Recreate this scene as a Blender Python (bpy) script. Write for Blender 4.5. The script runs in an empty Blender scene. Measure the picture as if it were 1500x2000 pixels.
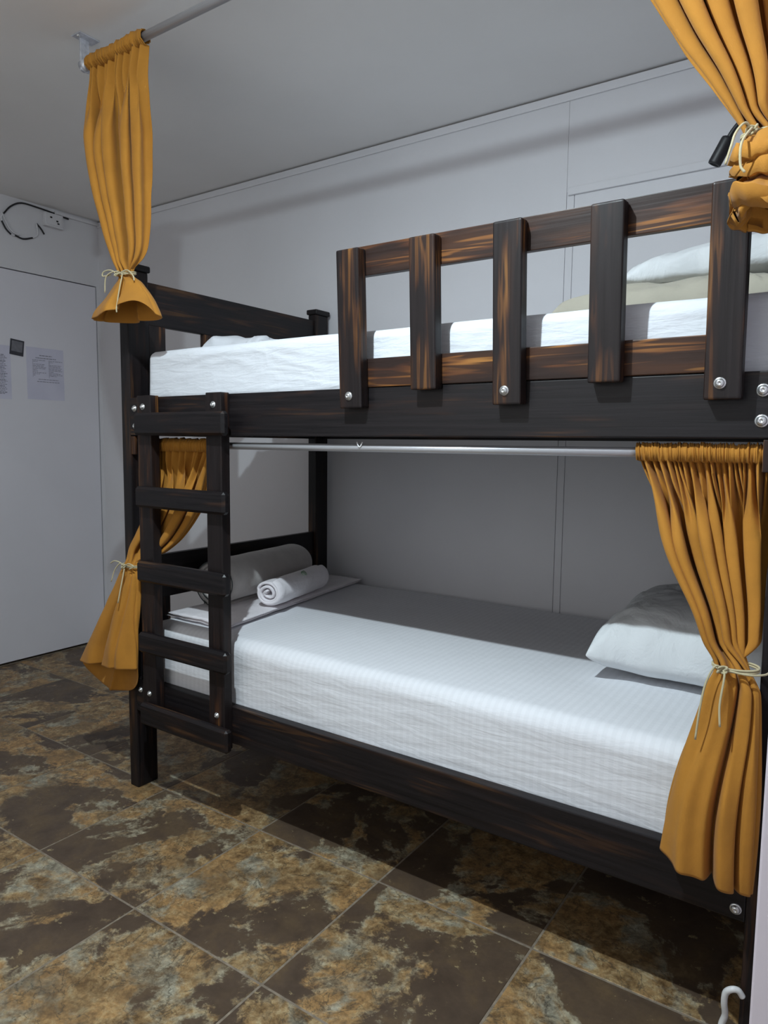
import bpy, bmesh, math, random
from mathutils import Vector, Matrix, noise
R = math.radians
random.seed(7)
S = bpy.context.scene
C = S.collection

# ---------------------------------------------------------------- camera
cam_d = bpy.data.cameras.new('camera')
cam = bpy.data.objects.new('camera', cam_d); C.objects.link(cam); S.camera = cam
cam_d.sensor_fit = 'VERTICAL'; cam_d.sensor_height = 24.0; cam_d.sensor_width = 18.0
cam_d.lens = 1381.27 * 24.0 / 2000.0
cr = Vector((0.82523098, 0.564688, 0.01101302)); cu = Vector((-0.06370576, 0.07368906, 0.99524444)); cf = Vector((-0.56119105, 0.82200814, -0.09678438))
cam.matrix_world = Matrix(((cr.x, cu.x, -cf.x, 2.08896), (cr.y, cu.y, -cf.y, -1.48449), (cr.z, cu.z, -cf.z, 1.21463), (0, 0, 0, 1)))
cam_d.clip_start = .02

# ---------------------------------------------------------------- world, lamp, exposure
w = bpy.data.worlds.new('world'); S.world = w; w.use_nodes = True
w.node_tree.nodes['Background'].inputs[0].default_value = (.55, .6, .7, 1)
w.node_tree.nodes['Background'].inputs[1].default_value = .05
ld = bpy.data.lights.new('ceiling_bulb', 'POINT'); ld.energy = 122; ld.shadow_soft_size = .018; ld.color = (.80, .935, 1.0)
# the bulb's own spread: strongest straight down, weaker to the sides
ld.use_nodes = True; _t = ld.node_tree; _e = _t.nodes['Emission']; _c = _t.nodes.new('ShaderNodeTexCoord'); _s = _t.nodes.new('ShaderNodeSeparateXYZ'); _m = _t.nodes.new('ShaderNodeMapRange')
_m.inputs[1].default_value = 0.05; _m.inputs[2].default_value = -1.0; _m.inputs[3].default_value = .13; _m.inputs[4].default_value = 1.30; _m.clamp = True
_t.links.new(_c.outputs['Normal'], _s.inputs[0]); _t.links.new(_s.outputs[2], _m.inputs[0]); _t.links.new(_m.outputs[0], _e.inputs[1])
lo = bpy.data.objects.new('ceiling_bulb', ld); C.objects.link(lo); lo.location = (1.25, -.98, 2.447)
# added fill light from an invented window in the wall behind the camera
wd = bpy.data.lights.new('fill_light', 'AREA'); wd.shape = 'RECTANGLE'; wd.size = 2.0; wd.size_y = 1.25; wd.energy = 7.5; wd.color = (1.0, .965, .95)
wo = bpy.data.objects.new('fill_light', wd); C.objects.link(wo); wo.location = (.55, -2.33, 1.50); wo.rotation_euler = (R(90), 0, 0)
S.view_settings.view_transform = 'Standard'; S.view_settings.look = 'None'
S.view_settings.gamma = 1; S.view_settings.use_curve_mapping = False
S.view_settings.exposure = 0.18
S.cycles.max_bounces = 12; S.cycles.diffuse_bounces = 8

# ---------------------------------------------------------------- materials
MATS = {}
class NT:
    def __init__(s, name):
        s.m = bpy.data.materials.new(name); s.m.use_nodes = True
        s.t = s.m.node_tree; s.b = s.t.nodes['Principled BSDF']; s.x = 0
    def n(s, typ, **kw):
        nd = s.t.nodes.new(typ)
        for k, v in kw.items():
            if k.startswith('i_'): nd.inputs[k[2:].replace('_', ' ')].default_value = v
            else: setattr(nd, k, v)
        return nd
    def l(s, a, b): s.t.links.new(a, b)
    def ramp(s, src, stops, interp='LINEAR'):
        r = s.t.nodes.new('ShaderNodeValToRGB'); cr = r.color_ramp; cr.interpolation = interp
        while len(cr.elements) < len(stops): cr.elements.new(.5)
        for e, (p, c) in zip(cr.elements, stops):
            e.position = p; e.color = (c, c, c, 1) if isinstance(c, (int, float)) else (*c, 1)
        s.l(src, r.inputs[0]); return r.outputs[0]
    def coords(s, scale=(1, 1, 1), rand=0, kind='Object', rot=(0, 0, 0)):
        tc = s.n('ShaderNodeTexCoord'); mp = s.n('ShaderNodeMapping')
        mp.inputs['Scale'].default_value = scale; mp.inputs['Rotation'].default_value = rot
        s.l(tc.outputs[kind], mp.inputs[0])
        if rand:
            oi = s.n('ShaderNodeObjectInfo'); mu = s.n('ShaderNodeMath', operation='MULTIPLY'); mu.inputs[1].default_value = rand
            s.l(oi.outputs['Random'], mu.inputs[0]); s.l(mu.outputs[0], mp.inputs['Location'])
        return mp.outputs[0]
    def noise(s, vec, scale=5, detail=4, rough=.5, dist=0):
        nn = s.n('ShaderNodeTexNoise'); nn.inputs['Scale'].default_value = scale; nn.inputs['Detail'].default_value = detail
        nn.inputs['Roughness'].default_value = rough; nn.inputs['Distortion'].default_value = dist
        s.l(vec, nn.inputs['Vector']); return nn.outputs[0]
    def mix(s, f, a, b, mode='MIX'):
        m = s.n('ShaderNodeMix', data_type='RGBA', blend_type=mode)
        for i, v in ((0, f), (6, a), (7, b)):
            if isinstance(v, (int, float)): m.inputs[i].default_value = v if i == 0 else (v, v, v, 1)
            elif isinstance(v, tuple): m.inputs[i].default_value = (*v, 1)
            else: s.l(v, m.inputs[i])
        return m.outputs[2]
    def bump(s, h, strength=.2, dist=.01, prev=None):
        b = s.n('ShaderNodeBump'); b.inputs['Strength'].default_value = strength; b.inputs['Distance'].default_value = dist
        s.l(h, b.inputs['Height'])
        if prev is not None: s.l(prev, b.inputs['Normal'])
        return b.outputs[0]
    def math(s, op, a, b=0):
        m = s.n('ShaderNodeMath', operation=op)
        for i, v in ((0, a), (1, b)):
            if isinstance(v, (int, float)): m.inputs[i].default_value = v
            else: s.l(v, m.inputs[i])
        return m.outputs[0]
    def out(s, col=None, rough=None, nrm=None, **kw):
        for k, v in (('Base Color', col), ('Roughness', rough), ('Normal', nrm)):
            if v is None: continue
            if isinstance(v, (int, float)): s.b.inputs[k].default_value = v
            elif isinstance(v, tuple): s.b.inputs[k].default_value = (*v, 1)
            else: s.l(v, s.b.inputs[k])
        for k, v in kw.items(): s.b.inputs[k.replace('_', ' ')].default_value = v
        return s.m

def wood(axis, streak, name):
    """dark stain with lighter grain showing through; grain runs along the given axis"""
    n = NT(name)
    sc = [24.0, 24.0, 24.0]; sc[axis] = 1.1
    v = n.coords(tuple(sc), rand=40)
    wv = n.noise(v, 1.6, 3, .5, .6)
    fine = [110.0, 110.0, 110.0]; fine[axis] = 3.0
    v2 = n.coords(tuple(fine), rand=17)
    f2 = n.noise(v2, 1.0, 3, .6)
    big = [16.0, 16.0, 16.0]; big[axis] = 3.0
    f3 = n.noise(n.coords(tuple(big), rand=9), 1.3, 2, .5)
    mul = n.math('MULTIPLY', wv, 7.0); sn = n.math('SINE', n.math('MULTIPLY', mul, 3.6)); sn = n.math('ADD', n.math('MULTIPLY', sn, .5), .5)
    st = n.ramp(sn, [(.55, 0), (1.0, 1)])
    msk = n.ramp(f3, [(.42 + .08 * (1 - streak), 0), (.66 + .08 * (1 - streak), 1)])
    fac = n.math('MULTIPLY', n.math('MULTIPLY', st, msk), streak)
    fac = n.math('MULTIPLY', fac, n.ramp(f2, [(.3, .45), (.7, 1)]))
    tint = n.ramp(f3, [(.45, (.20, .055, .018)), (.75, (.46, .21, .05))])
    base = n.ramp(f2, [(.3, (.0055, .0048, .0056)), (.75, (.014, .011, .012))])
    warm = n.mix(n.math('MULTIPLY', n.math('ADD', n.math('MULTIPLY', msk, .7), .3 if streak > .9 else .12 if streak > .5 else 0), min(1, streak)), base, (.050, .021, .011))
    col = n.mix(fac, warm, tint)
    n1 = n.bump(f2, .25, .002)
    return n.out(col, n.ramp(f2, [(.3, .36), (.8, .55)]), n1, Specular_IOR_Level=.26)
for i, a in enumerate('xyz'):
    MATS['rail_' + a] = wood(i, .18, 'stained_wood_dark_' + a)
    MATS['slat_' + a] = wood(i, .55, 'stained_wood_streaked_' + a)
    MATS['board_' + a] = wood(i, 1.0, 'stained_wood_grainy_' + a)

def paint(name, col, bump=.12, scale=60, rough=.55):
    n = NT(name); v = n.coords()
    f = n.noise(v, 1.7, 5, .6); g = n.noise(v, scale, 4, .6)
    c = n.mix(n.ramp(f, [(.35, 0), (.65, 1)]), tuple(x * .955 for x in col), col)
    return n.out(c, rough, n.bump(g, bump, .004))
MATS['wall'] = paint('white_wall_paint', (.665, .66, .685))
MATS['wallfar'] = paint('bright_wall_paint', (.62, .60, .60))
MATS['ceiling'] = paint('ceiling_paint', (.82, .81, .80), .1, 40, .7)
MATS['door'] = paint('door_paint', (.70, .69, .74), .05, 30, .5)
MATS['pinkwall'] = paint('partition_paint', (.72, .64, .70), .06, 40, .6)
n = NT('void'); MATS['dark'] = n.out((.02, .02, .02), .8)

def tile_mat():
    n = NT('slate_print_tile')
    v = n.coords((1, 1, 1), rand=31)
    a = n.noise(v, 2.4, 12, .60, .55)
    b = n.noise(v, 7.0, 10, .66, .4)
    c = n.noise(v, 26.0, 10, .78, .3)
    g = n.noise(v, 90.0, 4, .7)
    d = n.noise(v, 4.4, 8, .62, 1.0)
    brown = n.ramp(b, [(.30, (.056, .037, .026)), (.50, (.086, .058, .039)), (.62, (.115, .075, .042)), (.74, (.19, .13, .07))])
    och = n.ramp(c, [(.33, (.055, .032, .014)), (.43, (.17, .10, .042)), (.53, (.30, .195, .09)), (.64, (.46, .36, .20))])
    gold = n.ramp(c, [(.30, (.10, .055, .022)), (.45, (.24, .14, .06)), (.54, (.37, .215, .085)), (.7, (.50, .36, .18))])
    grey = n.ramp(c, [(.34, (.075, .07, .055)), (.46, (.20, .195, .15)), (.58, (.36, .35, .27)), (.72, (.52, .50, .40))])
    inner = n.mix(n.ramp(d, [(.46, 0), (.56, 1)]), och, gold)
    inner = n.mix(n.ramp(b, [(.53, 0), (.62, .85)]), inner, grey)
    rim = n.mix(n.ramp(b, [(.44, 0), (.52, 1)]), inner, n.mix(.5, grey, (.42, .35, .22)))
    patch = n.mix(n.ramp(a, [(.500, 0), (.535, 1)]), rim, inner)
    m1 = n.ramp(n.math('ADD', a, n.math('MULTIPLY', n.math('SUBTRACT', c, .5), .16)), [(.488, 0), (.520, 1)])
    col = n.mix(m1, brown, patch)
    spk = n.ramp(n.noise(v, 30, 6, .7), [(.635, 0), (.66, 1)])
    col = n.mix(n.math('MULTIPLY', spk, .7), col, (.38, .30, .16))
    haze = n.ramp(n.noise(v, 6.0, 4, .55, .5), [(.52, 0), (.68, .6)])
    col = n.mix(haze, col, (.13, .085, .045))
    crk = n.ramp(n.math('ABSOLUTE', n.math('SUBTRACT', n.noise(v, 9.0, 6, .6, .6), .5)), [(.004, 1), (.012, 0)])
    col = n.mix(n.math('MULTIPLY', n.math('MULTIPLY', crk, m1), .6), col, (.05, .045, .035))
    col = n.mix(n.math('MULTIPLY', n.ramp(g, [(.35, 1), (.6, 0)]), .35), col, (.06, .04, .025))
    h = n.math('ADD', n.math('MULTIPLY', m1, .4), n.math('MULTIPLY', c, .6))
    return n.out(col, n.ramp(c, [(.3, .36), (.7, .55)]), n.bump(h, .25, .002), Specular_IOR_Level=.3)
MATS['tile'] = tile_mat()
n = NT('grout'); MATS['grout'] = n.out(n.ramp(n.noise(n.coords(), 60, 3), [(.3, (.15, .12, .09)), (.7, (.26, .21, .155))]), .9)

def cloth(name, col, dark=.85, bump=.25, weave=900, wr=.9, wrinkle=0.0, wscale=9, stripes=0, sheen=.2, pucker=0):
    n = NT(name); v = n.coords()
    f = n.noise(v, weave, 2, .5); g = n.noise(v, 14, 4, .55)
    c = n.mix(n.ramp(g, [(.35, 0), (.65, 1)]), tuple(x * dark for x in col), col)
    nr = n.bump(f, bump, .0008)
    if wrinkle:
        nr = n.bump(n.noise(v, wscale, 5, .55, .7), wrinkle, .02, nr)
    if pucker:
        pv = n.coords((7, 7, 42)); p = n.noise(pv, 1.2, 4, .55, .5)
        pv2 = n.coords((90, 90, 3)); p2 = n.noise(pv2, 1.0, 2, .5)
        nr = n.bump(n.math('ADD', p, n.math('MULTIPLY', p2, .18)), pucker, .02, nr)
    if stripes:
        wv = n.n('ShaderNodeTexWave', wave_type='BANDS', bands_direction='X'); wv.inputs['Scale'].default_value = stripes
        n.l(n.coords(), wv.inputs['Vector'])
        sf = n.ramp(wv.outputs[1], [(.35, 0), (.65, 1)])
        c = n.mix(n.math('MULTIPLY', sf, .09), c, tuple(x * .55 for x in col))
        nr = n.bump(sf, .12, .002, nr)
    return n.out(c, wr, nr, Sheen_Weight=sheen, Sheen_Roughness=.5)
MATS['curtain'] = cloth('mustard_cloth', (.40, .170, .016), .9, .25, 700, .9, .10, 14, sheen=.05)
MATS['sheet_low'] = cloth('striped_white_sheet', (.73, .735, .765), .98, .12, 800, .9, .05, 6, stripes=15.5, pucker=.16, sheen=0)
MATS['sheet_up'] = cloth('white_cotton_sheet', (.66, .68, .72), .98, .12, 800, .9, .22, 9, pucker=.22, sheen=0)
MATS['pillow'] = cloth('white_pillow_cotton', (.70, .72, .735), .98, .2, 800, .9, .6, 8, sheen=0)
MATS['beige'] = cloth('beige_pillow_cotton', (.40, .37, .30), .95, .2, 800, .85, .4, 6)
MATS['towel_grey'] = cloth('grey_fleece', (.47, .44, .42), .88, .6, 420, 1.0, .2, 18, sheen=.5)
MATS['towel_white'] = cloth('pale_towel', (.80, .76, .79), .94, .7, 380, 1.0, .25, 20, sheen=.5)
MATS['trimthread'] = cloth('dark_hem_thread', (.05, .06, .06), .8, .3, 600)
MATS['cord'] = cloth('cream_cord', (.50, .44, .27), .8, .5, 1200)
n = NT('chrome_steel'); MATS['steel'] = n.out(n.ramp(n.noise(n.coords((1, 60, 60)), 4, 2), [(.3, (.40, .40, .42)), (.7, (.52, .52, .54))]), .38, Metallic=.45)
n = NT('bolt_steel'); MATS['bolt'] = n.out(n.ramp(n.noise(n.coords(), 90, 3), [(.3, (.55, .56, .56)), (.7, (.75, .76, .76))]), .28, Metallic=.85)
n = NT('black_plastic'); MATS['black'] = n.out(n.ramp(n.noise(n.coords(), 200, 2), [(.3, (.006, .006, .008)), (.7, (.012, .012, .014))]), .5)
n = NT('white_plastic'); MATS['white'] = n.out(n.ramp(n.noise(n.coords(), 50, 2), [(.3, (.6, .6, .6)), (.7, (.72, .72, .72))]), .4)
n = NT('printer_paper'); MATS['paper'] = n.out(n.ramp(n.noise(n.coords(), 9, 3), [(.3, (.55, .545, .66)), (.7, (.60, .59, .70))]), .7)
n = NT('printed_ink'); MATS['ink'] = n.out(n.ramp(n.noise(n.coords(), 400, 2), [(.3, (.13, .13, .17)), (.7, (.30, .30, .36))]), .8)
n = NT('dark_sticker'); MATS['sticker'] = n.out(n.ramp(n.noise(n.coords(), 60, 2), [(.3, (.03, .03, .04)), (.7, (.045, .045, .055))]), .5)
n = NT('sticker_panel'); MATS['sticker2'] = n.out(n.ramp(n.noise(n.coords(), 60, 2), [(.3, (.13, .13, .15)), (.7, (.17, .17, .19))]), .5)
n = NT('galvanised_metal'); MATS['galv'] = n.out(n.ramp(n.noise(n.coords(), 70, 3), [(.3, (.45, .46, .5)), (.7, (.66, .67, .72))]), .4, Metallic=.5)

# ---------------------------------------------------------------- builders
WP = {}
def _link(o, parent, loc):
    C.objects.link(o); loc = Vector(loc); WP[o.name] = loc
    if parent is not None:
        o.parent = parent; o.location = loc - WP[parent.name]
    else: o.location = loc
    return o
def tag(o, label=None, cat=None, group=None, kind=None):
    for k, v in (('label', label), ('category', cat), ('group', group), ('kind', kind)):
        if v: o[k] = v
    return o
def empty(name, loc, label, cat, group=None):
    o = bpy.data.objects.new(name, None); o.empty_display_size = .05
    _link(o, None, loc); return tag(o, label, cat, group)
def obj(name, bm, mat, parent=None, loc=(0, 0, 0), smooth=False, rot=None):
    """bm is in local coordinates around loc"""
    me = bpy.data.meshes.new(name); bmesh.ops.recalc_face_normals(bm, faces=bm.faces[:])
    bm.to_mesh(me); bm.free()
    me.materials.append(MATS[mat] if isinstance(mat, str) else mat)
    for p in me.polygons: p.use_smooth = smooth
    o = bpy.data.objects.new(name, me); _link(o, parent, loc)
    if rot: o.rotation_euler = rot
    return o
def bm_box(bm, lo, hi, bevel=0, seg=2):
    r = bmesh.ops.create_cube(bm, size=1); vs = r['verts']
    for v in vs: v.co = Vector([(lo[i] + hi[i]) / 2 + v.co[i] * (hi[i] - lo[i]) for i in range(3)])
    if bevel:
        es = list({e for v in vs for e in v.link_edges})
        bmesh.ops.bevel(bm, geom=es, offset=bevel, segments=seg, affect='EDGES', profile=.6)
    return bm
def beam(name, lo, hi, mat, parent=None, bevel=.003, rot=None, seg=2):
    lo = Vector(lo); hi = Vector(hi); c = (lo + hi) / 2; bm = bmesh.new()
    bm_box(bm, lo - c, hi - c, bevel, seg)
    if mat in ('rail', 'slat', 'board'):
        d = hi - lo; ax = max(range(3), key=lambda i: d[i]); mat = mat + '_' + 'xyz'[ax]
    return obj(name, bm, mat, parent, c, rot=rot)
def spline(pts, per=8):
    P = [Vector(p) for p in pts]; P = [P[0] * 2 - P[1]] + P + [P[-1] * 2 - P[-2]]; out = []
    for i in range(1, len(P) - 2):
        for k in range(per):
            t = k / per; a, b, c, d = P[i - 1:i + 3]
            out.append(.5 * ((2 * b) + (c - a) * t + (2 * a - 5 * b + 4 * c - d) * t * t + (3 * b - a - 3 * c + d) * t ** 3))
    out.append(P[-2]); return out
def bm_tube(bm, pts, r, seg=8, smoothp=True, per=8, closed=False):
    P = spline(pts, per) if smoothp else [Vector(p) for p in pts]
    rings = []; up = None
    for i, p in enumerate(P):
        t = (P[min(i + 1, len(P) - 1)] - P[max(i - 1, 0)]).normalized()
        if up is None: up = t.orthogonal()
        up = (up - t * up.dot(t)).normalized(); sd = t.cross(up)
        rings.append([bm.verts.new(p + (up * math.cos(a) + sd * math.sin(a)) * r) for a in [2 * math.pi * k / seg for k in range(seg)]])
    for a, b in zip(rings, rings[1:]):
        for k in range(seg): bm.faces.new((a[k], a[(k + 1) % seg], b[(k + 1) % seg], b[k]))
    bm.faces.new(rings[0][::-1]); bm.faces.new(rings[-1])
    return bm
def tube(name, pts, r, mat, parent=None, loc=None, seg=8, smoothp=True, per=8):
    loc = Vector(loc if loc is not None else pts[0]); bm = bmesh.new()
    bm_tube(bm, [Vector(p) - loc for p in pts], r, seg, smoothp, per)
    return obj(name, bm, mat, parent, loc, smooth=True)
_bolt_me = None
def bolt(parent, c, r=.0085, rot=(0, 0, 0)):
    """domed carriage bolt with a washer, head facing -Y"""
    global _bolt_me
    if _bolt_me is None:
        bm = bmesh.new(); seg = 16; prev = None
        prof = [(1.25, 0), (1.25, .18), (1.05, .26), (.98, .27), (.95, .42), (.8, .68), (.5, .88), (.32, .92), (.27, .78), (0.001, .76)]
        for rr, h in prof:
            ring = [bm.verts.new((rr * math.cos(2 * math.pi * k / seg), -h, rr * math.sin(2 * math.pi * k / seg))) for k in range(seg)]
            if prev:
                for k in range(seg): bm.faces.new((prev[k], prev[(k + 1) % seg], ring[(k + 1) % seg], ring[k]))
            prev = ring
        bmesh.ops.recalc_face_normals(bm, faces=bm.faces[:])
        _bolt_me = bpy.data.meshes.new('bolt'); bm.to_mesh(_bolt_me); bm.free(); _bolt_me.materials.append(MATS['bolt'])
        for p in _bolt_me.polygons: p.use_smooth = True
    o = bpy.data.objects.new('bolt', _bolt_me); _link(o, parent, c); o.scale = (r, r, r); o.rotation_euler = rot
    return o
def round_box(size, r, n, disp=None):
    """dense rounded box centred on the origin, shaped by disp(p, normal) -> offset"""
    bm = bmesh.new(); h = Vector(size) / 2
    nx, ny, nz = n; N = (nx, ny, nz); cache = {}
    def vert(i, j, k):
        key = (i, j, k)
        if key not in cache:
            p = Vector([(-1 + 2 * q / N[a]) * h[a] for a, q in enumerate(key)])
            inn = Vector([max(-(h[a] - r), min(h[a] - r, p[a])) for a in range(3)]); d = p - inn
            nn = d.normalized() if d.length > 1e-9 else Vector((0, 0, 1)); p = inn + nn * r if d.length > 1e-9 else p
            if disp: p = p + disp(p, nn)
            cache[key] = bm.verts.new(p)
        return cache[key]
    for a, b, c in ((0, 1, 2), (1, 2, 0), (2, 0, 1)):
        for side in (0, N[c]):
            for i in range(N[a]):
                for j in range(N[b]):
                    q = []
                    for di, dj in ((0, 0), (1, 0), (1, 1), (0, 1)):
                        key = [0, 0, 0]; key[a] = i + di; key[b] = j + dj; key[c] = side; q.append(vert(*key))
                    bm.faces.new(q if side else q[::-1])
    return bm
def pillow(name, centre, size, rotz, mat, label, seed, sag=.0, tilt=(0, 0), cat='pillow', wr=1.0):
    bm = bmesh.new(); n = 64; a, b, T = size[0] / 2, size[1] / 2, size[2]
    grid = {}
    for s in (1, -1):
        for i in range(n + 1):
            for j in range(n + 1):
                if s == -1 and (i in (0, n) or j in (0, n)): grid[s, i, j] = grid[1, i, j]; continue
                u = math.sin((i / n - .5) * math.pi); v = math.sin((j / n - .5) * math.pi)
                x = a * u * (1 - .07 * (1 - v * v)) ; y = b * v * (1 - .07 * (1 - u * u))
                t = ((1 - abs(u) ** 4.0) ** .42) * ((1 - abs(v) ** 4.0) ** .42)
                z = T * (.66 if s > 0 else -.34) * t
                q = Vector((x * 5, y * 5, seed * 3.1 + s))
                edge = 1 - min(1, t * 1.1)
                rg = lambda k, o: (1 - abs(noise.noise(Vector((x * k * 1.0 + 2.2 * noise.noise(q), y * k * .55, seed + o))) * 2)) ** 5
                z += wr * (.010 * noise.noise(q * 1.4) + .009 * noise.noise(q * 3.2) * (.3 + edge) + .008 * rg(9, 1) * (.4 + edge) - .006 * rg(15, 5)) * (1 if s > 0 else .3) * min(1, t * 2)
                x += wr * .010 * noise.noise(Vector((y * 11, seed, s * 0))) * abs(u) ** 3 * (1 if u > 0 else -1); y += wr * .012 * noise.noise(Vector((x * 11, seed + 5, 0))) * abs(v) ** 3
                rdg = abs(noise.noise(Vector((x * 9 + 5 * seed, y * 9, 7))))
                z += wr * s * (.010 * (.25 - rdg)) * edge * min(1, t * 4)
                z += sag * (u * u)
                grid[s, i, j] = bm.verts.new((x, y, z))
    for s in (1, -1):
        for i in range(n):
            for j in range(n):
                q = [grid[s, i, j], grid[s, i + 1, j], grid[s, i + 1, j + 1], grid[s, i, j + 1]]
                if len(set(q)) == 4: bm.faces.new(q if s > 0 else q[::-1])
    o = obj(name, bm, mat, None, centre, smooth=True); o.rotation_euler = (tilt[0], tilt[1], rotz)
    tag(o, label, cat); return o

def lerp(a, b, t): return a + (b - a) * t
def sm(t): t = max(0, min(1, t)); return t * t * (3 - 2 * t)
def table(rows, z):
    """rows sorted by falling z, interpolated smoothly (z, ...)"""
    if z >= rows[0][0]: return rows[0][1:]
    for i, (a, b) in enumerate(zip(rows, rows[1:])):
        if a[0] >= z >= b[0]:
            t = (a[0] - z) / (a[0] - b[0])
            p = rows[max(0, i - 1)]; q = rows[min(len(rows) - 1, i + 2)]
            out = []
            for k in range(1, len(a)):
                m0 = (b[k] - p[k]) / (p[0] - b[0] + 1e-9) * (a[0] - b[0]); m1 = (q[k] - a[k]) / (a[0] - q[0] + 1e-9) * (a[0] - b[0])
                if a is p: m0 = b[k] - a[k]
                if b is q: m1 = b[k] - a[k]
                t2, t3 = t * t, t ** 3
                out.append((2 * t3 - 3 * t2 + 1) * a[k] + (t3 - 2 * t2 + t) * m0 + (-2 * t3 + 3 * t2) * b[k] + (t3 - t2) * m1)
            return out
    return rows[-1][1:]

def curtain(name, label, rows, tie, seed, nfold, nhead, head_z, hem, tube_depth, rod=None, hemf=None, amp_tail=.012, nrows=150, ncols=260, crumple=None, tail_fold=5, backdrop=.03, loc=None, header=.045, creases=()):
    """gathered cloth: rows = (z, x_left, x_right, y_left, y_right, fold depth); below the tie the cloth closes into a flared tail"""
    rnd = random.Random(seed)
    root = empty(name, loc, label, 'curtain', 'mustard curtains around the bunk bed'); o0 = Vector(loc)
    ztop = rows[0][0]; zbot = rows[-1][0]
    # irregular phase of each fold
    def phase(n):
        ws = [rnd.uniform(.45, 1.7) for _ in range(n)]; tot = sum(ws); acc = [0]
        for q in ws: acc.append(acc[-1] + q / tot)
        hs = [rnd.uniform(.35, 1.1) for _ in range(n)]
        def f(s):
            s = max(0, min(.99999, s))
            for i in range(n):
                if acc[i] <= s < acc[i + 1]: return (i + (s - acc[i]) / (acc[i + 1] - acc[i])), hs[i]
            return n, .8
        return f
    fa, fb = phase(nfold), phase(nhead)
    bm = bmesh.new(); grid = []
    for r in range(nrows + 1):
        t = r / nrows; z = ztop + (zbot - ztop) * t
        xl, xr, yl, yr, amp = table(rows, z)
        m = sm((tie + .05 - z) / .09)                              # bundle closes at the tie
        row = []
        for c in range(ncols + 1):
            s = c / ncols
            wob = .018 * noise.noise(Vector((s * 4, z * 5, seed))) * (1 if z < ztop - .05 else 0)
            k = sm((ztop - header - z) / (.34 * (ztop - tie)) + .35 * noise.noise(Vector((s * 7, seed, 0))))   # header gathers fade into the long folds
            pa, ha = fa(s + wob); pb, hb = fb(s + .4 * wob)
            wa = 2 * math.pi * pa; wb = 2 * math.pi * pb
            ya = 1 - ha * (1 - math.cos(wa)) ** .8 * 1.15; xa = math.sin(2 * wa) * .32 * (xr - xl) / nfold
            yb = 1 - hb * (1 - math.cos(wb)) ** .8 * 1.15; xb = 0
            sharp = lambda q: q
            y1 = lerp(sharp(yb) * .6, sharp(ya), k) * amp * 1.25; x1 = lerp(xb, xa, k)
            x = lerp(xl, xr, s) + x1; y = lerp(yl, yr, s) + y1
            zz = z
            if m > 0:
                th = math.pi * (1.0 + .08) + s * 2 * math.pi * .985
                cx = (xl + xr) / 2; hw = (xr - xl) / 2; cy = (yl + yr) / 2
                spread = sm((tie - z) / max(.04, tie - zbot))
                wv = abs(math.sin(th * tail_fold * .5 + .9 * math.sin(th + seed) + seed + 1.5 * noise.noise(Vector((math.cos(th), math.sin(th) + seed, z * 3)))))
                rip = amp_tail * (.35 + spread) * (2 * wv ** .55 - 1.5) + .22 * amp_tail * math.sin(th * 7 + z * 14 + seed)
                for gth, gw, gd in creases:
                    dd = (th - math.radians(gth) - .12 * math.sin(z * 9)) / gw
                    rip -= gd * math.exp(-dd * dd) * (.5 + .5 * spread)
                dp = lerp(.018, tube_depth, spread)
                xt = cx + (hw + rip * .6) * math.cos(th); yt = cy + (dp + rip) * math.sin(th)
                fr = max(0, math.sin(th))                           # 1 at the back of the bundle
                ztail = lerp(0, 1, (tie - z) / max(1e-6, tie - zbot)) if z < tie else 0
                sx = (math.cos(th) + 1) / 2
                zt = z + ztail * (lerp(hem[0], hem[1], sx) - zbot - backdrop * fr)
                if crumple and z < tie:
                    q = (tie - z) / (tie - zbot)
                    a_, z_ = crumple(q, th)
                    xt = cx + hw * a_ * math.cos(th) + rip * .5; yt = cy + tube_depth * a_ * math.sin(th) + rip * .5; zt = tie + z_
                x, y, zz = lerp(x, xt, m), lerp(y, yt, m), lerp(z, zt, m)
            if hemf and z < tie: zz += hemf(th) * ((tie - z) / (tie - zbot)) ** 2
            if z > head_z:
                # sleeve wrapped over the rod, finely gathered
                q = (z - head_z) / (ztop - head_z); ph = math.radians(lerp(-75, 200, q))
                g_ = noise.noise(Vector((s * nhead * 9, q * 1.2, seed))) + .6 * noise.noise(Vector((s * nhead * 22, q * 2, seed)))
                rr = .0165 + .007 * g_; y2 = rod[0] - rr * math.cos(ph); z2 = rod[1] + (rr * 1.15) * math.sin(ph) - .012 * max(0, -math.sin(ph))
                bl = sm(q / .16); y = lerp(y, y2, bl); zz = lerp(z, z2, bl)
            fine = .0025 * noise.noise(Vector((x * 22, y * 22, zz * 12 + seed)))
            row.append(bm.verts.new(Vector((x, y + fine, zz)) - o0))
        grid.append(row)
    for a, b in zip(grid, grid[1:]):
        for c in range(ncols): bm.faces.new((a[c], a[c + 1], b[c + 1], b[c]))
    o = obj('cloth_panel', bm, 'curtain', root, loc, smooth=True)
    md = o.modifiers.new('thickness', 'SOLIDIFY'); md.thickness = .0016; md.offset = 0
    return root
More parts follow.
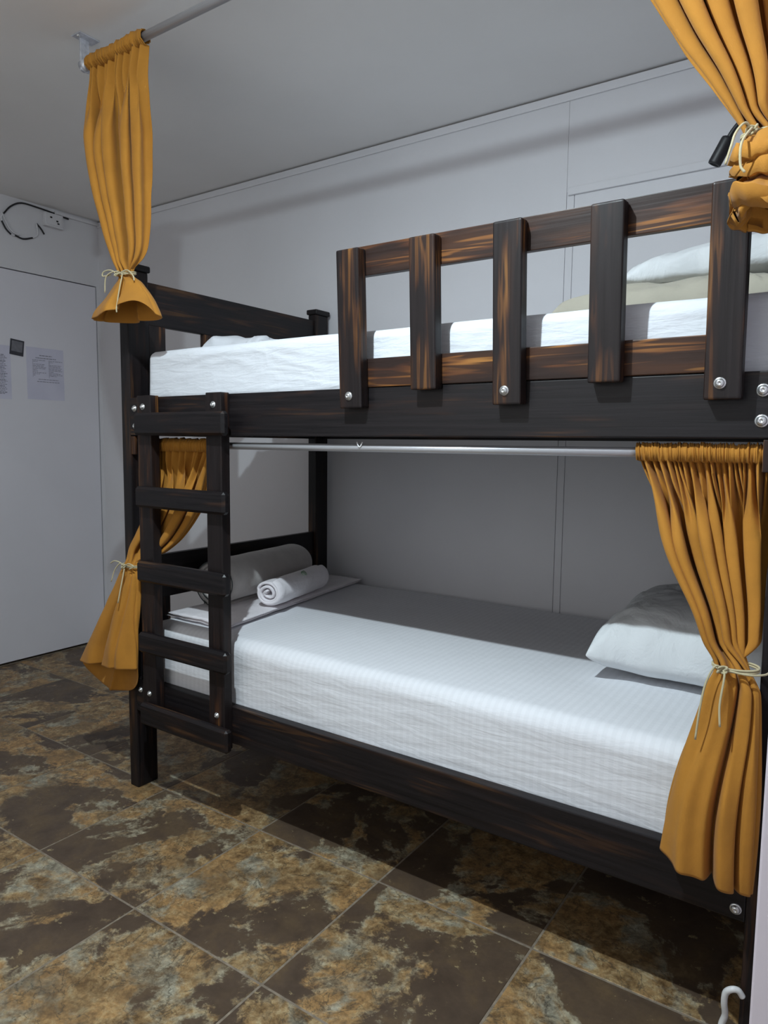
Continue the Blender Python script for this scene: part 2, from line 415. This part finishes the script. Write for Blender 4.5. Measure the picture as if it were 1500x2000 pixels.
def cord(root, cx, cy, z, rx, ry, ends, knot_dx=-.01, extra=None):
    """tie cord: wraps, a knot and hanging ends, one piece"""
    bm = bmesh.new(); o0 = WP[root.name]
    for dz, ph in ((0, 0), (.004, .3)):
        pts = [Vector((cx + rx * math.cos(a), cy + ry * math.sin(a), z + dz + .003 * math.sin(a + ph))) - o0 for a in [2 * math.pi * i / 20 for i in range(21)]]
        bm_tube(bm, pts, .0022, 6, True, 2)
    kc = Vector((cx + knot_dx, cy - ry - .003, z)) - o0
    for i in range(3):
        pts = [kc + Vector((.008 * math.cos(a + i), -.003 + .004 * math.sin(a * 2 + i), .006 * math.sin(a + i * 2))) for a in [2 * math.pi * q / 10 for q in range(11)]]
        bm_tube(bm, pts, .0022, 6, True, 3)
    for e in ends:
        bm_tube(bm, [kc] + [Vector(p) - o0 for p in e], .0021, 6, True, 6)
    return obj('tie_cord', bm, 'cord', root, o0, smooth=True)

# ================================================================ SETTING
H = 2.471; YW = 1.07; XL = -1.686; XR = 2.9; YF = -2.35
# floor with tiles
fl = obj('floor', bm_box(bmesh.new(), (XL - .1, YF - .1, -.05), (XR + .1, YW + .1, -.0012)), 'grout', None, (0, 0, 0)); fl['kind'] = 'structure'
TX, TY, X0, Y0 = .4532, .4600, .1297, .0495
tile_me = bpy.data.meshes.new('tile'); bm = bmesh.new(); bm_box(bm, (-TX / 2 + .0022, -TY / 2 + .0022, -.006), (TX / 2 - .0022, TY / 2 - .0022, 0), .0018, 1); bm.to_mesh(tile_me); bm.free(); tile_me.materials.append(MATS['tile'])
for i in range(-5, 8):
    for j in range(-7, 3):
        x0, x1 = X0 + i * TX, X0 + (i + 1) * TX; y0, y1 = Y0 + j * TY, Y0 + (j + 1) * TY
        cx0, cx1, cy0, cy1 = max(x0, XL), min(x1, XR), max(y0, YF), min(y1, YW)
        if cx1 - cx0 < .03 or cy1 - cy0 < .03: continue
        if (cx0, cx1, cy0, cy1) == (x0, x1, y0, y1):
            t = bpy.data.objects.new('tile', tile_me); _link(t, fl, ((x0 + x1) / 2, (y0 + y1) / 2, 0))
        else:
            t = beam('tile', (cx0 + .002, cy0 + .002, -.006), (cx1 - .002, cy1 - .002, 0), 'tile', fl, .0018, seg=1)
def struct(name, lo, hi, mat='wall', bevel=0):
    o = beam(name, lo, hi, mat, None, bevel); o['kind'] = 'structure'; return o
struct('ceiling', (XL - .1, YF - .1, H), (XR + .1, YW + .1, H + .08), 'ceiling')
wb = struct('wall_back', (XL - .1, YW + .005, 0), (XR + .1, YW + .08, H - .006), 'wall')
for x0, x1, z0, z1 in ((XL - .05, 1.1275, 0, H - .006), (1.1300, 1.1560, 0, 2.12), (1.1585, XR, 0, 2.12), (1.1283, XR, 2.1205, H - .006)): beam('wall_panel', (x0, YW, z0), (x1, YW + .005, z1), 'wall', wb, .0004, seg=1)
struct('wall_front', (XL - .1, YF - .08, 0), (XR + .1, YF, H), 'wallfar')
wn = struct('added_window_1', (-.50, YF - .001, .83), (1.60, YF + .012, 2.17), 'white', .002)  # invented window panel and frame, added to go with the fill light
for lo, hi in (((-.56, YF, .77), (-.49, YF + .05, 2.23)), ((1.59, YF, .77), (1.66, YF + .05, 2.23)), ((-.49, YF, .77), (1.59, YF + .05, .84)), ((-.49, YF, 2.16), (1.59, YF + .05, 2.23))):
    beam('added_window_frame', lo, hi, 'white', wn, .003)
struct('wall_far_right', (XR, YF, 0), (XR + .08, YW, H), 'wallfar')
struct('wall_right', (2.006, -.50, 0), (2.055, YW, H), 'pinkwall', .003)
# left wall round the door opening
wl = struct('wall_left', (XL - .08, YF, 0), (XL, .17, H), 'wall')
beam('wall_header', (XL - .08, .17, 2.103), (XL, YW, H), 'wall', wl, 0)
beam('wall_backing', (XL - .12, .15, 0), (XL - .085, YW, 2.12), 'dark', wl, 0)
dr = struct('door_1', (XL - .045, .175, .012), (XL + .001, 1.043, 2.097), 'door', .002)
beam('door_jamb', (XL - .08, 1.05, 0), (XL, YW, 2.103), 'wall', wl, 0)
# painted cover strips on the back wall
t1 = struct('trim_1', (XL, YW - .007, H - .036), (1.9985, YW, H - .007), 'wall', .002)
t3 = struct('trim_2', (1.135, YW - .010, 2.108), (1.9985, YW, 2.135), 'wall', .003)

# ================================================================ BUNK BED
L = 1.99; W = 1.047; T = .045; PW = .083
bed = empty('bunk_bed', (0, 0, 0), 'dark stained wooden bunk bed with slatted guard rail and built-on ladder', 'bunk bed')
def post(x0, y0):
    p = beam('post', (x0, y0, 0), (x0 + T, y0 + PW, 1.775), 'rail', bed, .004)
    beam('post_cap', (x0 - .007, y0 - .007, 1.775), (x0 + T + .007, y0 + PW + .007, 1.797), 'rail', p, .007, seg=3)
for x0 in (0, L - T):
    for y0 in (0, W - PW): post(x0, y0)
ZB, ZT, LB, LT = 1.231, 1.3555, .283, .399
RT = .03
fr = beam('side_rail', (T, .000, ZB), (L - T, RT, ZT), 'rail', bed, .003); 
beam('side_rail', (T, W - RT - .01, ZB), (L - T, W - .01, ZT), 'rail', bed, .003)
lr = beam('side_rail', (T, .000, LB), (L - T, RT, LT), 'rail', bed, .003)
beam('side_rail', (T, W - RT - .01, LB), (L - T, W - .01, LT), 'rail', bed, .003)
for c in ((.0695, 0, 1.320), (1.920, 0, 1.320), (.072, 0, 1.262), (1.9205, 0, 1.2636)): bolt(fr, c, .0098 if c[0] > 1 else .0085)
for c in ((.0693, 0, .3605), (1.928, 0, .306)): bolt(lr, c, .0075 if c[0] < 1 else .009)
for x0 in (.010, L - .010 - .024):
    for z0, z1 in ((1.607, 1.749), (.657, .812)):
        beam('end_board', (x0, PW, z0), (x0 + .024, W - PW, z1), 'rail', bed, .003)
    for z0, z1 in ((ZB, ZT - .01), (LB, LT - .01)):
        beam('end_rail', (x0, PW, z0), (x0 + .024, W - PW, z1), 'rail', bed, .003)
    for y0 in (.092, .335, .635, .875):
        beam('end_slat', (x0 + .002, y0, ZT - .012), (x0 + .022, y0 + .07, 1.609), 'slat', bed, .002)
        beam('end_slat', (x0 + .002, y0, LT - .012), (x0 + .022, y0 + .07, .659), 'rail', bed, .002)
# deck planks under each mattress
for zt in (1.335, .350):
    for i in range(12):
        xx = .16 + i * .148
        beam('deck_plank', (xx - .1, RT, zt - .018), (xx + .042, W - RT - .01, zt), 'rail', bed, .002)
    for y0 in (RT, W - .01 - RT - .02):
        beam('deck_ledge', (T, y0, zt - .043), (L - T, y0 + .02, zt - .018), 'rail', bed, .002)
# guard rail, leaning outward a little
A = .051
piv = Vector((0, 0, ZT))
def tilt_pt(p):
    d = Vector(p) - piv; return Vector((p[0], piv.y + d.y * math.cos(A) - d.z * math.sin(A), piv.z + d.y * math.sin(A) + d.z * math.cos(A)))
def gbeam(name, lo, hi, mat, bevel, seg=2):
    lo, hi = Vector(lo), Vector(hi); c = (lo + hi) / 2; o = beam(name, lo, hi, mat, bed, bevel, seg=seg)
    w = tilt_pt(c); o.location = w; WP[o.name] = w; o.rotation_euler = (A, 0, 0); return o
gbeam('guard_board', (.985, -.003, ZT + .001), (1.868, .019, ZT + .072), 'board', .002)
gbeam('guard_board', (.985, -.003, 1.630), (1.868, .019, 1.702), 'board', .002)
for i, (x0, x1) in enumerate(((.957, 1.026), (1.172, 1.2415), (1.387, 1.4545), (1.601, 1.667), (1.823, 1.888))):
    lng = i % 2 == 0
    g = gbeam('guard_slat', (x0, -.037, 1.304 if lng else 1.344), (x1, -.0035, 1.694), 'slat', .005, 3)
    if lng:
        bb = bolt(g, (0, 0, 0), .0088); c0 = Vector(((x0 + x1) / 2, -.02025, 1.499)); bb.location = Vector(((x0 + x1) / 2 - .004, -.0370, 1.3345)) - c0
# ladder bolted on the front
for x0, x1 in ((.128, .196), (.452, .518)):
    s = beam('ladder_stile', (x0, -.034, .268), (x1, -.0005, 1.3585), 'slat', bed, .003)
    bolt(s, ((x0 + x1) / 2 - (.004 if x0 < .2 else 0), -.034, 1.322), .0082); bolt(s, ((x0 + x1) / 2, -.034, .376), .0075)
for z0, z1 in ((1.231, 1.302), (1.001, 1.068), (.758, .826), (.522, .589), (.277, .350)):
    beam('ladder_rung', (.143, -.063, z0), (.555, -.0345, z1), 'rail', bed, .008, seg=1)
# rod blocks on the posts
beam('rod_block', (T, .003, 1.168), (T + .02, .055, 1.229), 'slat', bed, .002)
beam('rod_block', (L - T - .02, .003, 1.168), (L - T, .055, 1.229), 'slat', bed, .002)

# ================================================================ MATTRESSES
def disp_low(p, n):
    q = Vector((p.x * 3, p.y * 3, p.z * 6))
    d = .004 * noise.noise(q) + .0012 * noise.noise(Vector((p.x * 7, p.y * 7, p.z * 55))) * (1 - abs(n.z))
    return n * d + Vector((0, 0, -.010 * sm((p.x - .45) / .6)))
o = obj('mattress', round_box((1.865, 1.0, .245), .045, (200, 100, 40), disp_low), 'sheet_low', None, (1.005, .033 + .5, .3515 + .1225), smooth=True)
tag(o, 'lower bunk mattress in a white striped fitted sheet', 'mattress')
def disp_up(p, n):
    q = Vector((p.x * 4, p.y * 3, p.z * 9))
    side = 1 - abs(n.z)
    d = .003 * noise.noise(q) +   .0022 * noise.noise(Vector((p.x * 6, p.z * 34 + 3 * noise.noise(q), 3))) * side
    return n * d
o = obj('mattress', round_box((1.855, 1.0, .173), .03, (220, 60, 40), disp_up), 'sheet_up', None, (1.020, .032 + .5, 1.3365 + .0865), smooth=True)
tag(o, 'upper bunk mattress in a wrinkled white sheet behind the guard rail', 'mattress')

# ================================================================ PILLOWS, TOWELS
pillow('pillow', (1.73, .645, .664), (.475, .62, .20), R(2), 'pillow', 'white puffy pillow on the lower bunk by the curtain', 1)
pillow('pillow', (1.665, .52, 1.553), (.54, .46, .11), R(-4), 'beige', 'beige pillow on the upper bunk, beneath the white one', 2, wr=1.4)
pillow('pillow', (1.745, .66, 1.664), (.46, .56, .11), R(5), 'pillow', 'white pillow on the upper bunk resting over the beige pillow', 3, tilt=(R(3), R(-4)))
def roll(name, c0, c1, r, turns, mat, label, seed, thick, cat):
    c0, c1 = Vector(c0), Vector(c1); ax = (c1 - c0); Ln = ax.length; ax.normalize()
    side = ax.cross(Vector((0, 0, 1))).normalized(); up = side.cross(ax)
    bm = bmesh.new(); n = int(turns * 40); m = 40; grid = []
    for i in range(n + 1):
        t = i / n; th = t * turns * 2 * math.pi + 1.2; rr = lerp(r * .12, r, t ** .85)
        row = []
        for j in range(m + 1):
            s = j / m; e = min(s, 1 - s) * Ln
            pull = (1 - t) * .006 * math.sin(seed + th)
            rs = rr - (.010 * max(0, 1 - e / .02) ** 2 if t > .75 else 0) + .003 * noise.noise(Vector((th, s * 5, seed)))
            p = ax * (s * Ln + pull * (1 if s < .5 else -1) ) + side * (rs * math.cos(th) * 1.06) + up * (rs * math.sin(th) * .96)
            row.append(bm.verts.new(p))
        grid.append(row)
    for a, b in zip(grid, grid[1:]):
        for j in range(m): bm.faces.new((a[j], a[j + 1], b[j + 1], b[j]))
    o = obj(name, bm, mat, None, c0, smooth=True)
    md = o.modifiers.new('t', 'SOLIDIFY'); md.thickness = thick; md.offset = -.2
    bv = o.modifiers.new('s', 'SUBSURF'); bv.levels = 1; bv.render_levels = 1
    tag(o, label, cat); return o
b = roll('rolled_blanket', (.176, .245, .706), (.106, .765, .704), .091, 3.6, 'towel_grey', 'thick rolled grey fleece blanket on the lower bunk by the headboard', 4, .017, 'blanket')
bm = bmesh.new()
ax = Vector((-.096, .995, 0)).normalized(); sd = ax.cross(Vector((0, 0, 1)))
for tt0, tt1 in ((2.35, 3.6),):
    pts = []
    for i in range(60):
        t = lerp(tt0, tt1, i / 59); th = t * 2 * math.pi + 1.2; rr = lerp(.091 * .12, .091, (t / 3.6) ** .85) + .001
        pts.append(sd * (rr * math.cos(th) * 1.06) + Vector((0, 0, rr * math.sin(th) * .96)) - ax * .002)
    bm_tube(bm, pts, .0022, 6, False)
e = obj('hem_binding', bm, 'trimthread', b, WP[b.name], smooth=True); e['label'] = 'dark binding along the blanket edge'
tw = roll('rolled_towel', (.336, .345, .673), (.252, .730, .671), .053, 3.0, 'towel_white', 'small rolled pale towel with tiny green emblem, beside the grey blanket', 9, .011, 'towel')
# tiny embroidered emblem on the towel
bm = bmesh.new()
for dx, dy, rr in ((0, 0, .007), (.006, .007, .006), (-.005, .008, .005)):
    r_ = bmesh.ops.create_icosphere(bm, subdivisions=2, radius=rr)
    for v in r_['verts']: v.co = Vector((v.co.x * .9 + dx * .5, v.co.y * 1.3 + dy, v.co.z * .25))
n = NT('green_thread'); MATS['green'] = n.out(n.ramp(n.noise(n.coords(), 300, 2), [(.35, (.08, .20, .10)), (.65, (.55, .60, .52))]), .9)
em = obj('emblem', bm, 'green', tw, (.341, .535, .720), smooth=True, rot=(0, R(48), R(12)))
em.scale = (1.5, 1.5, 1.5); em['label'] = 'small green embroidered emblem'
# folded sheet across the foot of the lower mattress
def folded(name, label, quad, z0, th, layers, mat, seed, cat):
    bm = bmesh.new(); n = 40
    lay = th / layers
    for k in range(layers):
        grid = {}
        for s in (1, 0):
            for i in range(n + 1):
                for j in range(n + 1):
                    if s == 0 and (i in (0, n) or j in (0, n)): grid[s, i, j] = grid[1, i, j]; continue
                    u, v = i / n, j / n
                    a = Vector(quad[0]).lerp(Vector(quad[1]), u); b_ = Vector(quad[3]).lerp(Vector(quad[2]), u); p = a.lerp(b_, v)
                    e = min(u, 1 - u, v, 1 - v) * 12; t = min(1, e) ** .4
                    off = .004 * noise.noise(Vector((u * 3 + k, v * 4, seed + k)))
                    nz = .0025 * noise.noise(Vector((u * 8, v * 12, seed)))
                    zc = z0 + lay * (k + .5)
                    z = zc + (lay * .5 * t if s else -lay * .5 * t) + nz
                    shrink = .004 * math.sin(k * 2.3 + seed)
                    grid[s, i, j] = bm.verts.new((p.x + off + shrink, p.y + off, z))
        for s in (1, 0):
            for i in range(n):
                for j in range(n):
                    q = [grid[s, i, j], grid[s, i + 1, j], grid[s, i + 1, j + 1], grid[s, i, j + 1]]
                    bm.faces.new(q if s else q[::-1])
    c = Vector((sum(q[0] for q in quad) / 4, sum(q[1] for q in quad) / 4, z0))
    for v in bm.verts: v.co -= c
    o = obj(name, bm, mat, None, c, smooth=True); tag(o, label, cat); return o
folded('folded_sheet', 'flat folded white sheet lying under the rolled blanket and towel', [(.085, .10), (.395, .10), (.262, 1.02), (.085, 1.02)], .6005, .018, 2, 'towel_white', 5, 'sheet')
pillow('folded_towel', (.235, .36, 1.532), (.27, .20, .075), R(8), 'sheet_up', 'crumpled white towel on the upper bunk near the left post', 6, cat='towel', wr=2.2)

# ================================================================ CURTAINS AND RODS
def rod(name, label, x0, x1, y, z, r, group=None):
    rt = empty(name, (x0, y, z), label, 'curtain rod', group)
    o = tube('tube', [(x0, y, z), (x1, y, z)], r, 'steel', rt, (x0, y, z), 20, False)
    return rt
r1 = rod('curtain_rod', 'steel curtain rod hung just below the ceiling', -.025, 1.999, -.078, 2.390, .0125)
# ceiling bracket: plate, arm, cup
bm = bmesh.new(); bm_box(bm, (-.048, -.113, H - .004), (-.003, -.043, H - .0005), .001, 1); bm_box(bm, (-.039, -.093, 2.372), (-.031, -.063, H - .003), .001, 1)
c0 = Vector((-.025, -.078, 2.390))
for v in bm.verts: v.co -= c0
obj('bracket', bm, 'galv', r1, c0)
tube('end_cup', [(-.043, -.078, 2.390), (-.018, -.078, 2.390)], .018, 'galv', r1, None, 16, False)
bolt(r1, (-.025, -.104, H - .004), .005, (R(90), 0, 0))
r2 = rod('curtain_rod', 'thin steel curtain rod under the upper bunk rail', T + .018, L - T - .018, .030, 1.2015, .0105)
bm = bmesh.new(); bm_tube(bm, [(-.009, 0, .006), (-.004, 0, -.004), (0, 0, -.007), (.004, 0, -.004), (.009, 0, .006)], .0017, 6)
obj('hook', bm, 'white', r2, (.983, .018, 1.211), smooth=True)

# upper left
g = curtain('curtain', 'mustard curtain hanging from the ceiling rod, tied at the left post', [
    (2.421, -.008, .268, -.078, -.078, .019), (2.375, -.008, .266, -.078, -.078, .019), (2.28, -.010, .244, -.078, -.077, .026), (2.08, .012, .226, -.074, -.072, .034), (1.88, .060, .212, -.068, -.066, .028),
    (1.80, .082, .205, -.068, -.066, .020), (1.728, .112, .172, -.07, -.07, .012), (1.70, .098, .205, -.072, -.072, .01), (1.64, .045, .258, -.075, -.075, .01), (1.60, .005, .285, -.078, -.078, .01), (1.572, -.008, .300, -.08, -.08, .01)],
    1.728, 4, 6, 13, 2.371, (1.600, 1.590), .055, (-.078, 2.390), lambda th: .040 * max(0, math.cos(th - 5.35)) ** 4 - .010 * max(0, math.sin(th)), .012, creases=((268, .10, .03),), loc=(.11, -.078, 2.390), tail_fold=4, backdrop=-.005)
cord(g, .142, -.07, 1.728, .034, .022, [[(.115, -.10, 1.735), (.085, -.105, 1.72), (.078, -.105, 1.675)], [(.16, -.10, 1.722), (.168, -.115, 1.68), (.172, -.13, 1.62), (.185, -.14, 1.60)], [(.10, -.098, 1.742), (.068, -.10, 1.741), (.062, -.1, 1.728), (.10, -.098, 1.728)], [(.172, -.09, 1.735), (.2, -.09, 1.715), (.205, -.09, 1.70)]])
# upper right
PR = [(.30, 0), (.42, -.02), (.98, -.030), (1.0, -.036), (.50, -.040), (.86, -.060), (1.06, -.078), (.48, -.074), (.62, -.094), (1.12, -.118), (1.10, -.121), (.60, -.108), (.96, -.130), (1.02, -.134), (.70, -.126)]
def crump(q, th):
    q2 = max(0, min(.999, q)); x = q2 * (len(PR) - 1); i = int(x); f = x - i
    r_ = lerp(PR[i][0], PR[i + 1][0], f); z_ = lerp(PR[i][1], PR[i + 1][1], f)
    k = 1 + .38 * noise.noise(Vector((math.cos(th) * 1.3, math.sin(th) * 1.3, i * .9 + f * .3)))
    tl = .028 * math.cos(th + i * 1.7) * min(1, q2 * 4) + .012 * noise.noise(Vector((math.cos(th) * 3, math.sin(th) * 3, q2 * 4)))
    return r_ * k, z_ + tl * .8
g = curtain('curtain', 'mustard curtain at the top right, bunched under its cord before the guard rail', [
    (2.421, 1.49, 1.985, -.078, -.078, .019), (2.375, 1.50, 1.985, -.078, -.078, .02), (2.20, 1.605, 1.985, -.08, -.078, .03), (2.02, 1.712, 1.982, -.078, -.072, .034), (1.927, 1.765, 1.978, -.085, -.08, .032),
    (1.84, 1.822, 1.968, -.092, -.09, .026), (1.738, 1.880, 1.942, -.10, -.10, .014), (1.72, 1.865, 1.985, -.115, -.115, .01), (1.66, 1.862, 1.99, -.12, -.12, .01), (1.600, 1.865, 1.992, -.12, -.12, .01)],
    1.738, 5, 7, 12, 2.371, (1.62, 1.60), .058, (-.078, 2.390), None, .006, loc=(1.74, -.078, 2.390), crumple=crump, tail_fold=3, nrows=220)
cord(g, 1.910, -.10, 1.738, .036, .024, [[(1.885, -.14, 1.748), (1.874, -.155, 1.73), (1.872, -.18, 1.70), (1.866, -.185, 1.672)], [(1.895, -.145, 1.735), (1.888, -.185, 1.70), (1.889, -.19, 1.665), (1.896, -.19, 1.652)]], knot_dx=-.016)
# lower left
g = curtain('curtain', 'mustard curtain behind the ladder, tied low at the left post', [
    (1.214, .075, .432, .03, .03, .014), (1.17, .078, .415, .03, .03, .016), (1.09, .092, .372, .028, .032, .020), (1.0, .095, .325, .012, .036, .022), (.90, .060, .248, -.008, .028, .018),
    (.85, .038, .190, -.018, .010, .014), (.80, .035, .118, -.026, -.022, .010), (.76, .018, .122, -.032, -.032, .01), (.70, -.020, .124, -.036, -.036, .01), (.60, -.085, .123, -.040, -.040, .01), (.50, -.155, .122, -.042, -.042, .01), (.42, -.205, .120, -.044, -.044, .01)],
    .80, 3, 6, 12, 1.183, (.43, .455), .034, (.03, 1.2015), None, .012, creases=((262, .10, .022), (300, .08, .012)), loc=(.25, .03, 1.20), tail_fold=4, backdrop=.105)
cord(g, .077, -.026, .798, .046, .022, [[(.045, -.052, .805), (.02, -.056, .78), (.005, -.06, .74)], [(.075, -.06, .78), (.078, -.075, .73), (.075, -.085, .68)], [(.10, -.058, .81), (.122, -.055, .803), (.10, -.056, .792)], [(.04, -.05, .808), (.012, -.05, .81), (-.01, -.05, .80)]])
# lower right
g = curtain('curtain', 'large mustard curtain tied at the right post of the lower bunk', [
    (1.216, 1.683, 1.934, .03, .03, .014), (1.17, 1.702, 1.936, .03, .03, .020), (1.10, 1.733, 1.938, .022, .024, .034), (1.0, 1.772, 1.940, .008, .010, .040), (.90, 1.826, 1.943, -.012, -.010, .034), (.84, 1.850, 1.943, -.022, -.022, .024),
    (.80, 1.870, 1.942, -.032, -.032, .014), (.76, 1.860, 1.950, -.038, -.038, .01), (.70, 1.846, 1.955, -.042, -.042, .01), (.60, 1.820, 1.960, -.046, -.046, .01), (.50, 1.802, 1.962, -.048, -.048, .01), (.40, 1.794, 1.964, -.050, -.050, .01)],
    .80, 4, 7, 21, 1.183, (.418, .375), .040, (.03, 1.2015), None, .016, loc=(1.81, .03, 1.20), tail_fold=3, backdrop=.01, creases=((282, .09, .05), (318, .07, .035), (250, .16, -.012)))
cord(g, 1.906, -.032, .800, .040, .024, [[(1.876, -.068, .806), (1.862, -.075, .77), (1.856, -.085, .72), (1.852, -.088, .665)], [(1.893, -.07, .79), (1.890, -.085, .74), (1.893, -.09, .70)], [(1.93, -.062, .798), (1.955, -.04, .797), (1.962, -.01, .796)]], knot_dx=-.018)

# ================================================================ SMALL THINGS
# reading lamp on a gooseneck
lp = empty('reading_lamp', (1.9975, .62, 2.15), 'black gooseneck reading lamp above the upper bunk', 'lamp')
tube('lamp_base', [(1.9975, .62, 2.15), (1.98, .62, 2.15)], .022, 'black', lp, (1.9975, .62, 2.15), 20, False)
tube('lamp_neck', [(1.98, .62, 2.15), (1.90, .60, 2.155), (1.83, .575, 2.10), (1.785, .555, 2.045), (1.757, .55, 2.013), (1.742, .55, 1.990)], .0065, 'black', lp, (1.98, .62, 2.15), 12)
a_, b_ = Vector((1.7445, .55, 1.995)), Vector((1.7155, .55, 1.940))
bm = bmesh.new(); d = (b_ - a_); Lh = d.length + .006; prof = [(.0001, 0), (.011, 0), (.0155, .003), (.0165, .008), (.0165, Lh - .004), (.0155, Lh), (.012, Lh), (.011, Lh - .006), (.0001, Lh - .006)]
d.normalize(); up = d.orthogonal().normalized(); sd = d.cross(up); prev = None
for rr, h in prof:
    ring = [bm.verts.new(d * h + (up * math.cos(q) + sd * math.sin(q)) * rr) for q in [2 * math.pi * k / 24 for k in range(24)]]
    if prev:
        for k in range(24): bm.faces.new((prev[k], prev[(k + 1) % 24], ring[(k + 1) % 24], ring[k]))
    prev = ring
hd = obj('lamp_head', bm, 'black', lp, a_, smooth=True)

# cables and box high on the left wall
xw = XL + .007
cb = empty('loose_cable', (xw, .70, 2.37), 'looped black cable with painted-over stretches on the left wall near the ceiling', 'cable')
for pts in ([(.5196, 2.3715), (.56, 2.42), (.617, 2.452), (.70, 2.453), (.7876, 2.448), (.883, 2.438)], [(.510, 2.335), (.53, 2.30), (.5556, 2.278)], [(.575, 2.278), (.62, 2.270), (.672, 2.287)], [(.697, 2.367), (.72, 2.347), (.738, 2.322)]):
    tube('cable_stretch', [(xw, y, z) for y, z in pts], .0042, 'black', cb, (xw, pts[0][0], pts[0][1]), 8)
for pts in ([(.5196, 2.3715), (.508, 2.353), (.510, 2.335)], [(.5556, 2.278), (.566, 2.275), (.575, 2.278)], [(.51, 2.38), (.535, 2.33), (.56, 2.295), (.60, 2.283)], [(.672, 2.287), (.70, 2.31), (.697, 2.367)]):
    o = tube('painted_stretch', [(xw, y, z) for y, z in pts], .004, 'wall', cb, (xw, pts[0][0], pts[0][1]), 8); o['label'] = 'stretch of cable painted white'
jb = empty('socket_box', (XL, .785, 2.404), 'small white painted socket box under the ceiling on the left wall', 'socket')
beam('box_body', (XL, .733, 2.366), (XL + .03, .838, 2.438), 'wall', jb, .004)
beam('socket_face', (XL + .03, .745, 2.374), (XL + .034, .826, 2.430), 'wall', jb, .0015)
for y, z in ((.765, 2.414), (.80, 2.40), (.806, 2.388)):
    bm = bmesh.new(); bm_box(bm, (0, -.006, -.004), (.002, .006, .004), .0008, 1); obj('socket_slot', bm, 'black', jb, (XL + .0335, y, z))
cd = tag(beam('cable_channel', (XL, .80, 2.443), (XL + .018, YW - .008, 2.459), 'wall', None, .002), 'thin white cable channel running from the socket box to the corner', 'cable channel')

# notices on the door
def notice(y0, y1, z0, z1, label, lines, mat='paper'):
    x = XL + .0012; p = beam('notice', (x, y0, z0), (x + .0008, y1, z1), mat, None, 0); tag(p, label, 'notice')
    W_, H_ = y1 - y0, z1 - z0; bm = bmesh.new()
    rnd = random.Random(len(lines) * 7)
    for (a, b, v, hh) in lines:
        u = a
        while u < b - .01:
            ww = min(b - u, rnd.uniform(.03, .10))
            yy0, yy1 = y0 + u * W_, y0 + (u + ww) * W_; zz = z1 - v * H_
            q = [bm.verts.new((0, yy0, zz)), bm.verts.new((0, yy1, zz)), bm.verts.new((0, yy1, zz - hh * H_)), bm.verts.new((0, yy0, zz - hh * H_))]
            bm.faces.new(q); u += ww + .012
    c = Vector((x + .0013, y0, z0))
    for v in bm.verts: v.co -= Vector((0, y0, z0))
    obj('printed_text', bm, 'ink', p, c); return p
ln = [(.34, .68, .14, .016), (.24, .80, .19, .016)]
for i in range(13):
    v = .235 + i * .0265
    ln.append((.15, .15 + [.34, .12, 0, .30, .28, .34, .32, .10, .13, .34, .17, .05, 0][i] + .02, v, .010))
    ln.append((.58, .58 + [.36, .10, .02, .33, .30, .34, .33, .35, .12, .30, .36, .20, 0][i] + .02, v, .010))
ln += [(.30, .84, .60, .012), (.26, .88, .645, .012)]
notice(.616, .829, 1.432, 1.712, 'printed sheet with two short columns of text, right of the dark sticker', ln)
ln = []
for i in range(26):
    ln.append((.06, .82 + .1 * ((i * 7) % 5) / 5, .17 + i * .029, .012 if i % 4 else .018))
notice(.33, .530, 1.425, 1.704, 'densely printed sheet at the left picture edge, left of the dark sticker', ln)
st = empty('sticker', (XL + .0025, .566, 1.699), 'small dark square sticker, slightly tilted, between the two printed sheets', 'sticker')
bm = bmesh.new(); bm_box(bm, (0, -.037, -.041), (.0012, .037, .041)); obj('sticker_base', bm, 'sticker', st, (XL + .0025, .566, 1.699), rot=(R(-6), 0, 0))
bm = bmesh.new(); bm_box(bm, (.0012, -.029, -.022), (.0018, .029, .033)); obj('sticker_panel', bm, 'sticker2', st, (XL + .0025, .566, 1.699), rot=(R(-6), 0, 0))

# white cable by the right post
wc = tube('power_cable', [(1.951, -.012, .138), (1.943, -.016, .150), (1.932, -.02, .150), (1.922, -.02, .138), (1.920, -.018, .115), (1.922, -.012, .085), (1.916, -.01, .055), (1.922, -.02, .025), (1.93, -.04, .007), (1.935, -.10, .006)], .0062, 'white', None, None, 10)
tag(wc, 'white cable looping down to the floor at the right post', 'cable')
# ceiling lamp outside the picture
cl = empty('ceiling_lamp', (1.25, -.98, H), 'round white ceiling lamp holder before the bunk bed', 'lamp')
bm = bmesh.new(); bmesh.ops.create_cone(bm, cap_ends=True, segments=32, radius1=.045, radius2=.055, depth=.003)
obj('lamp_holder', bm, 'white', cl, (1.25, -.98, H - .002))
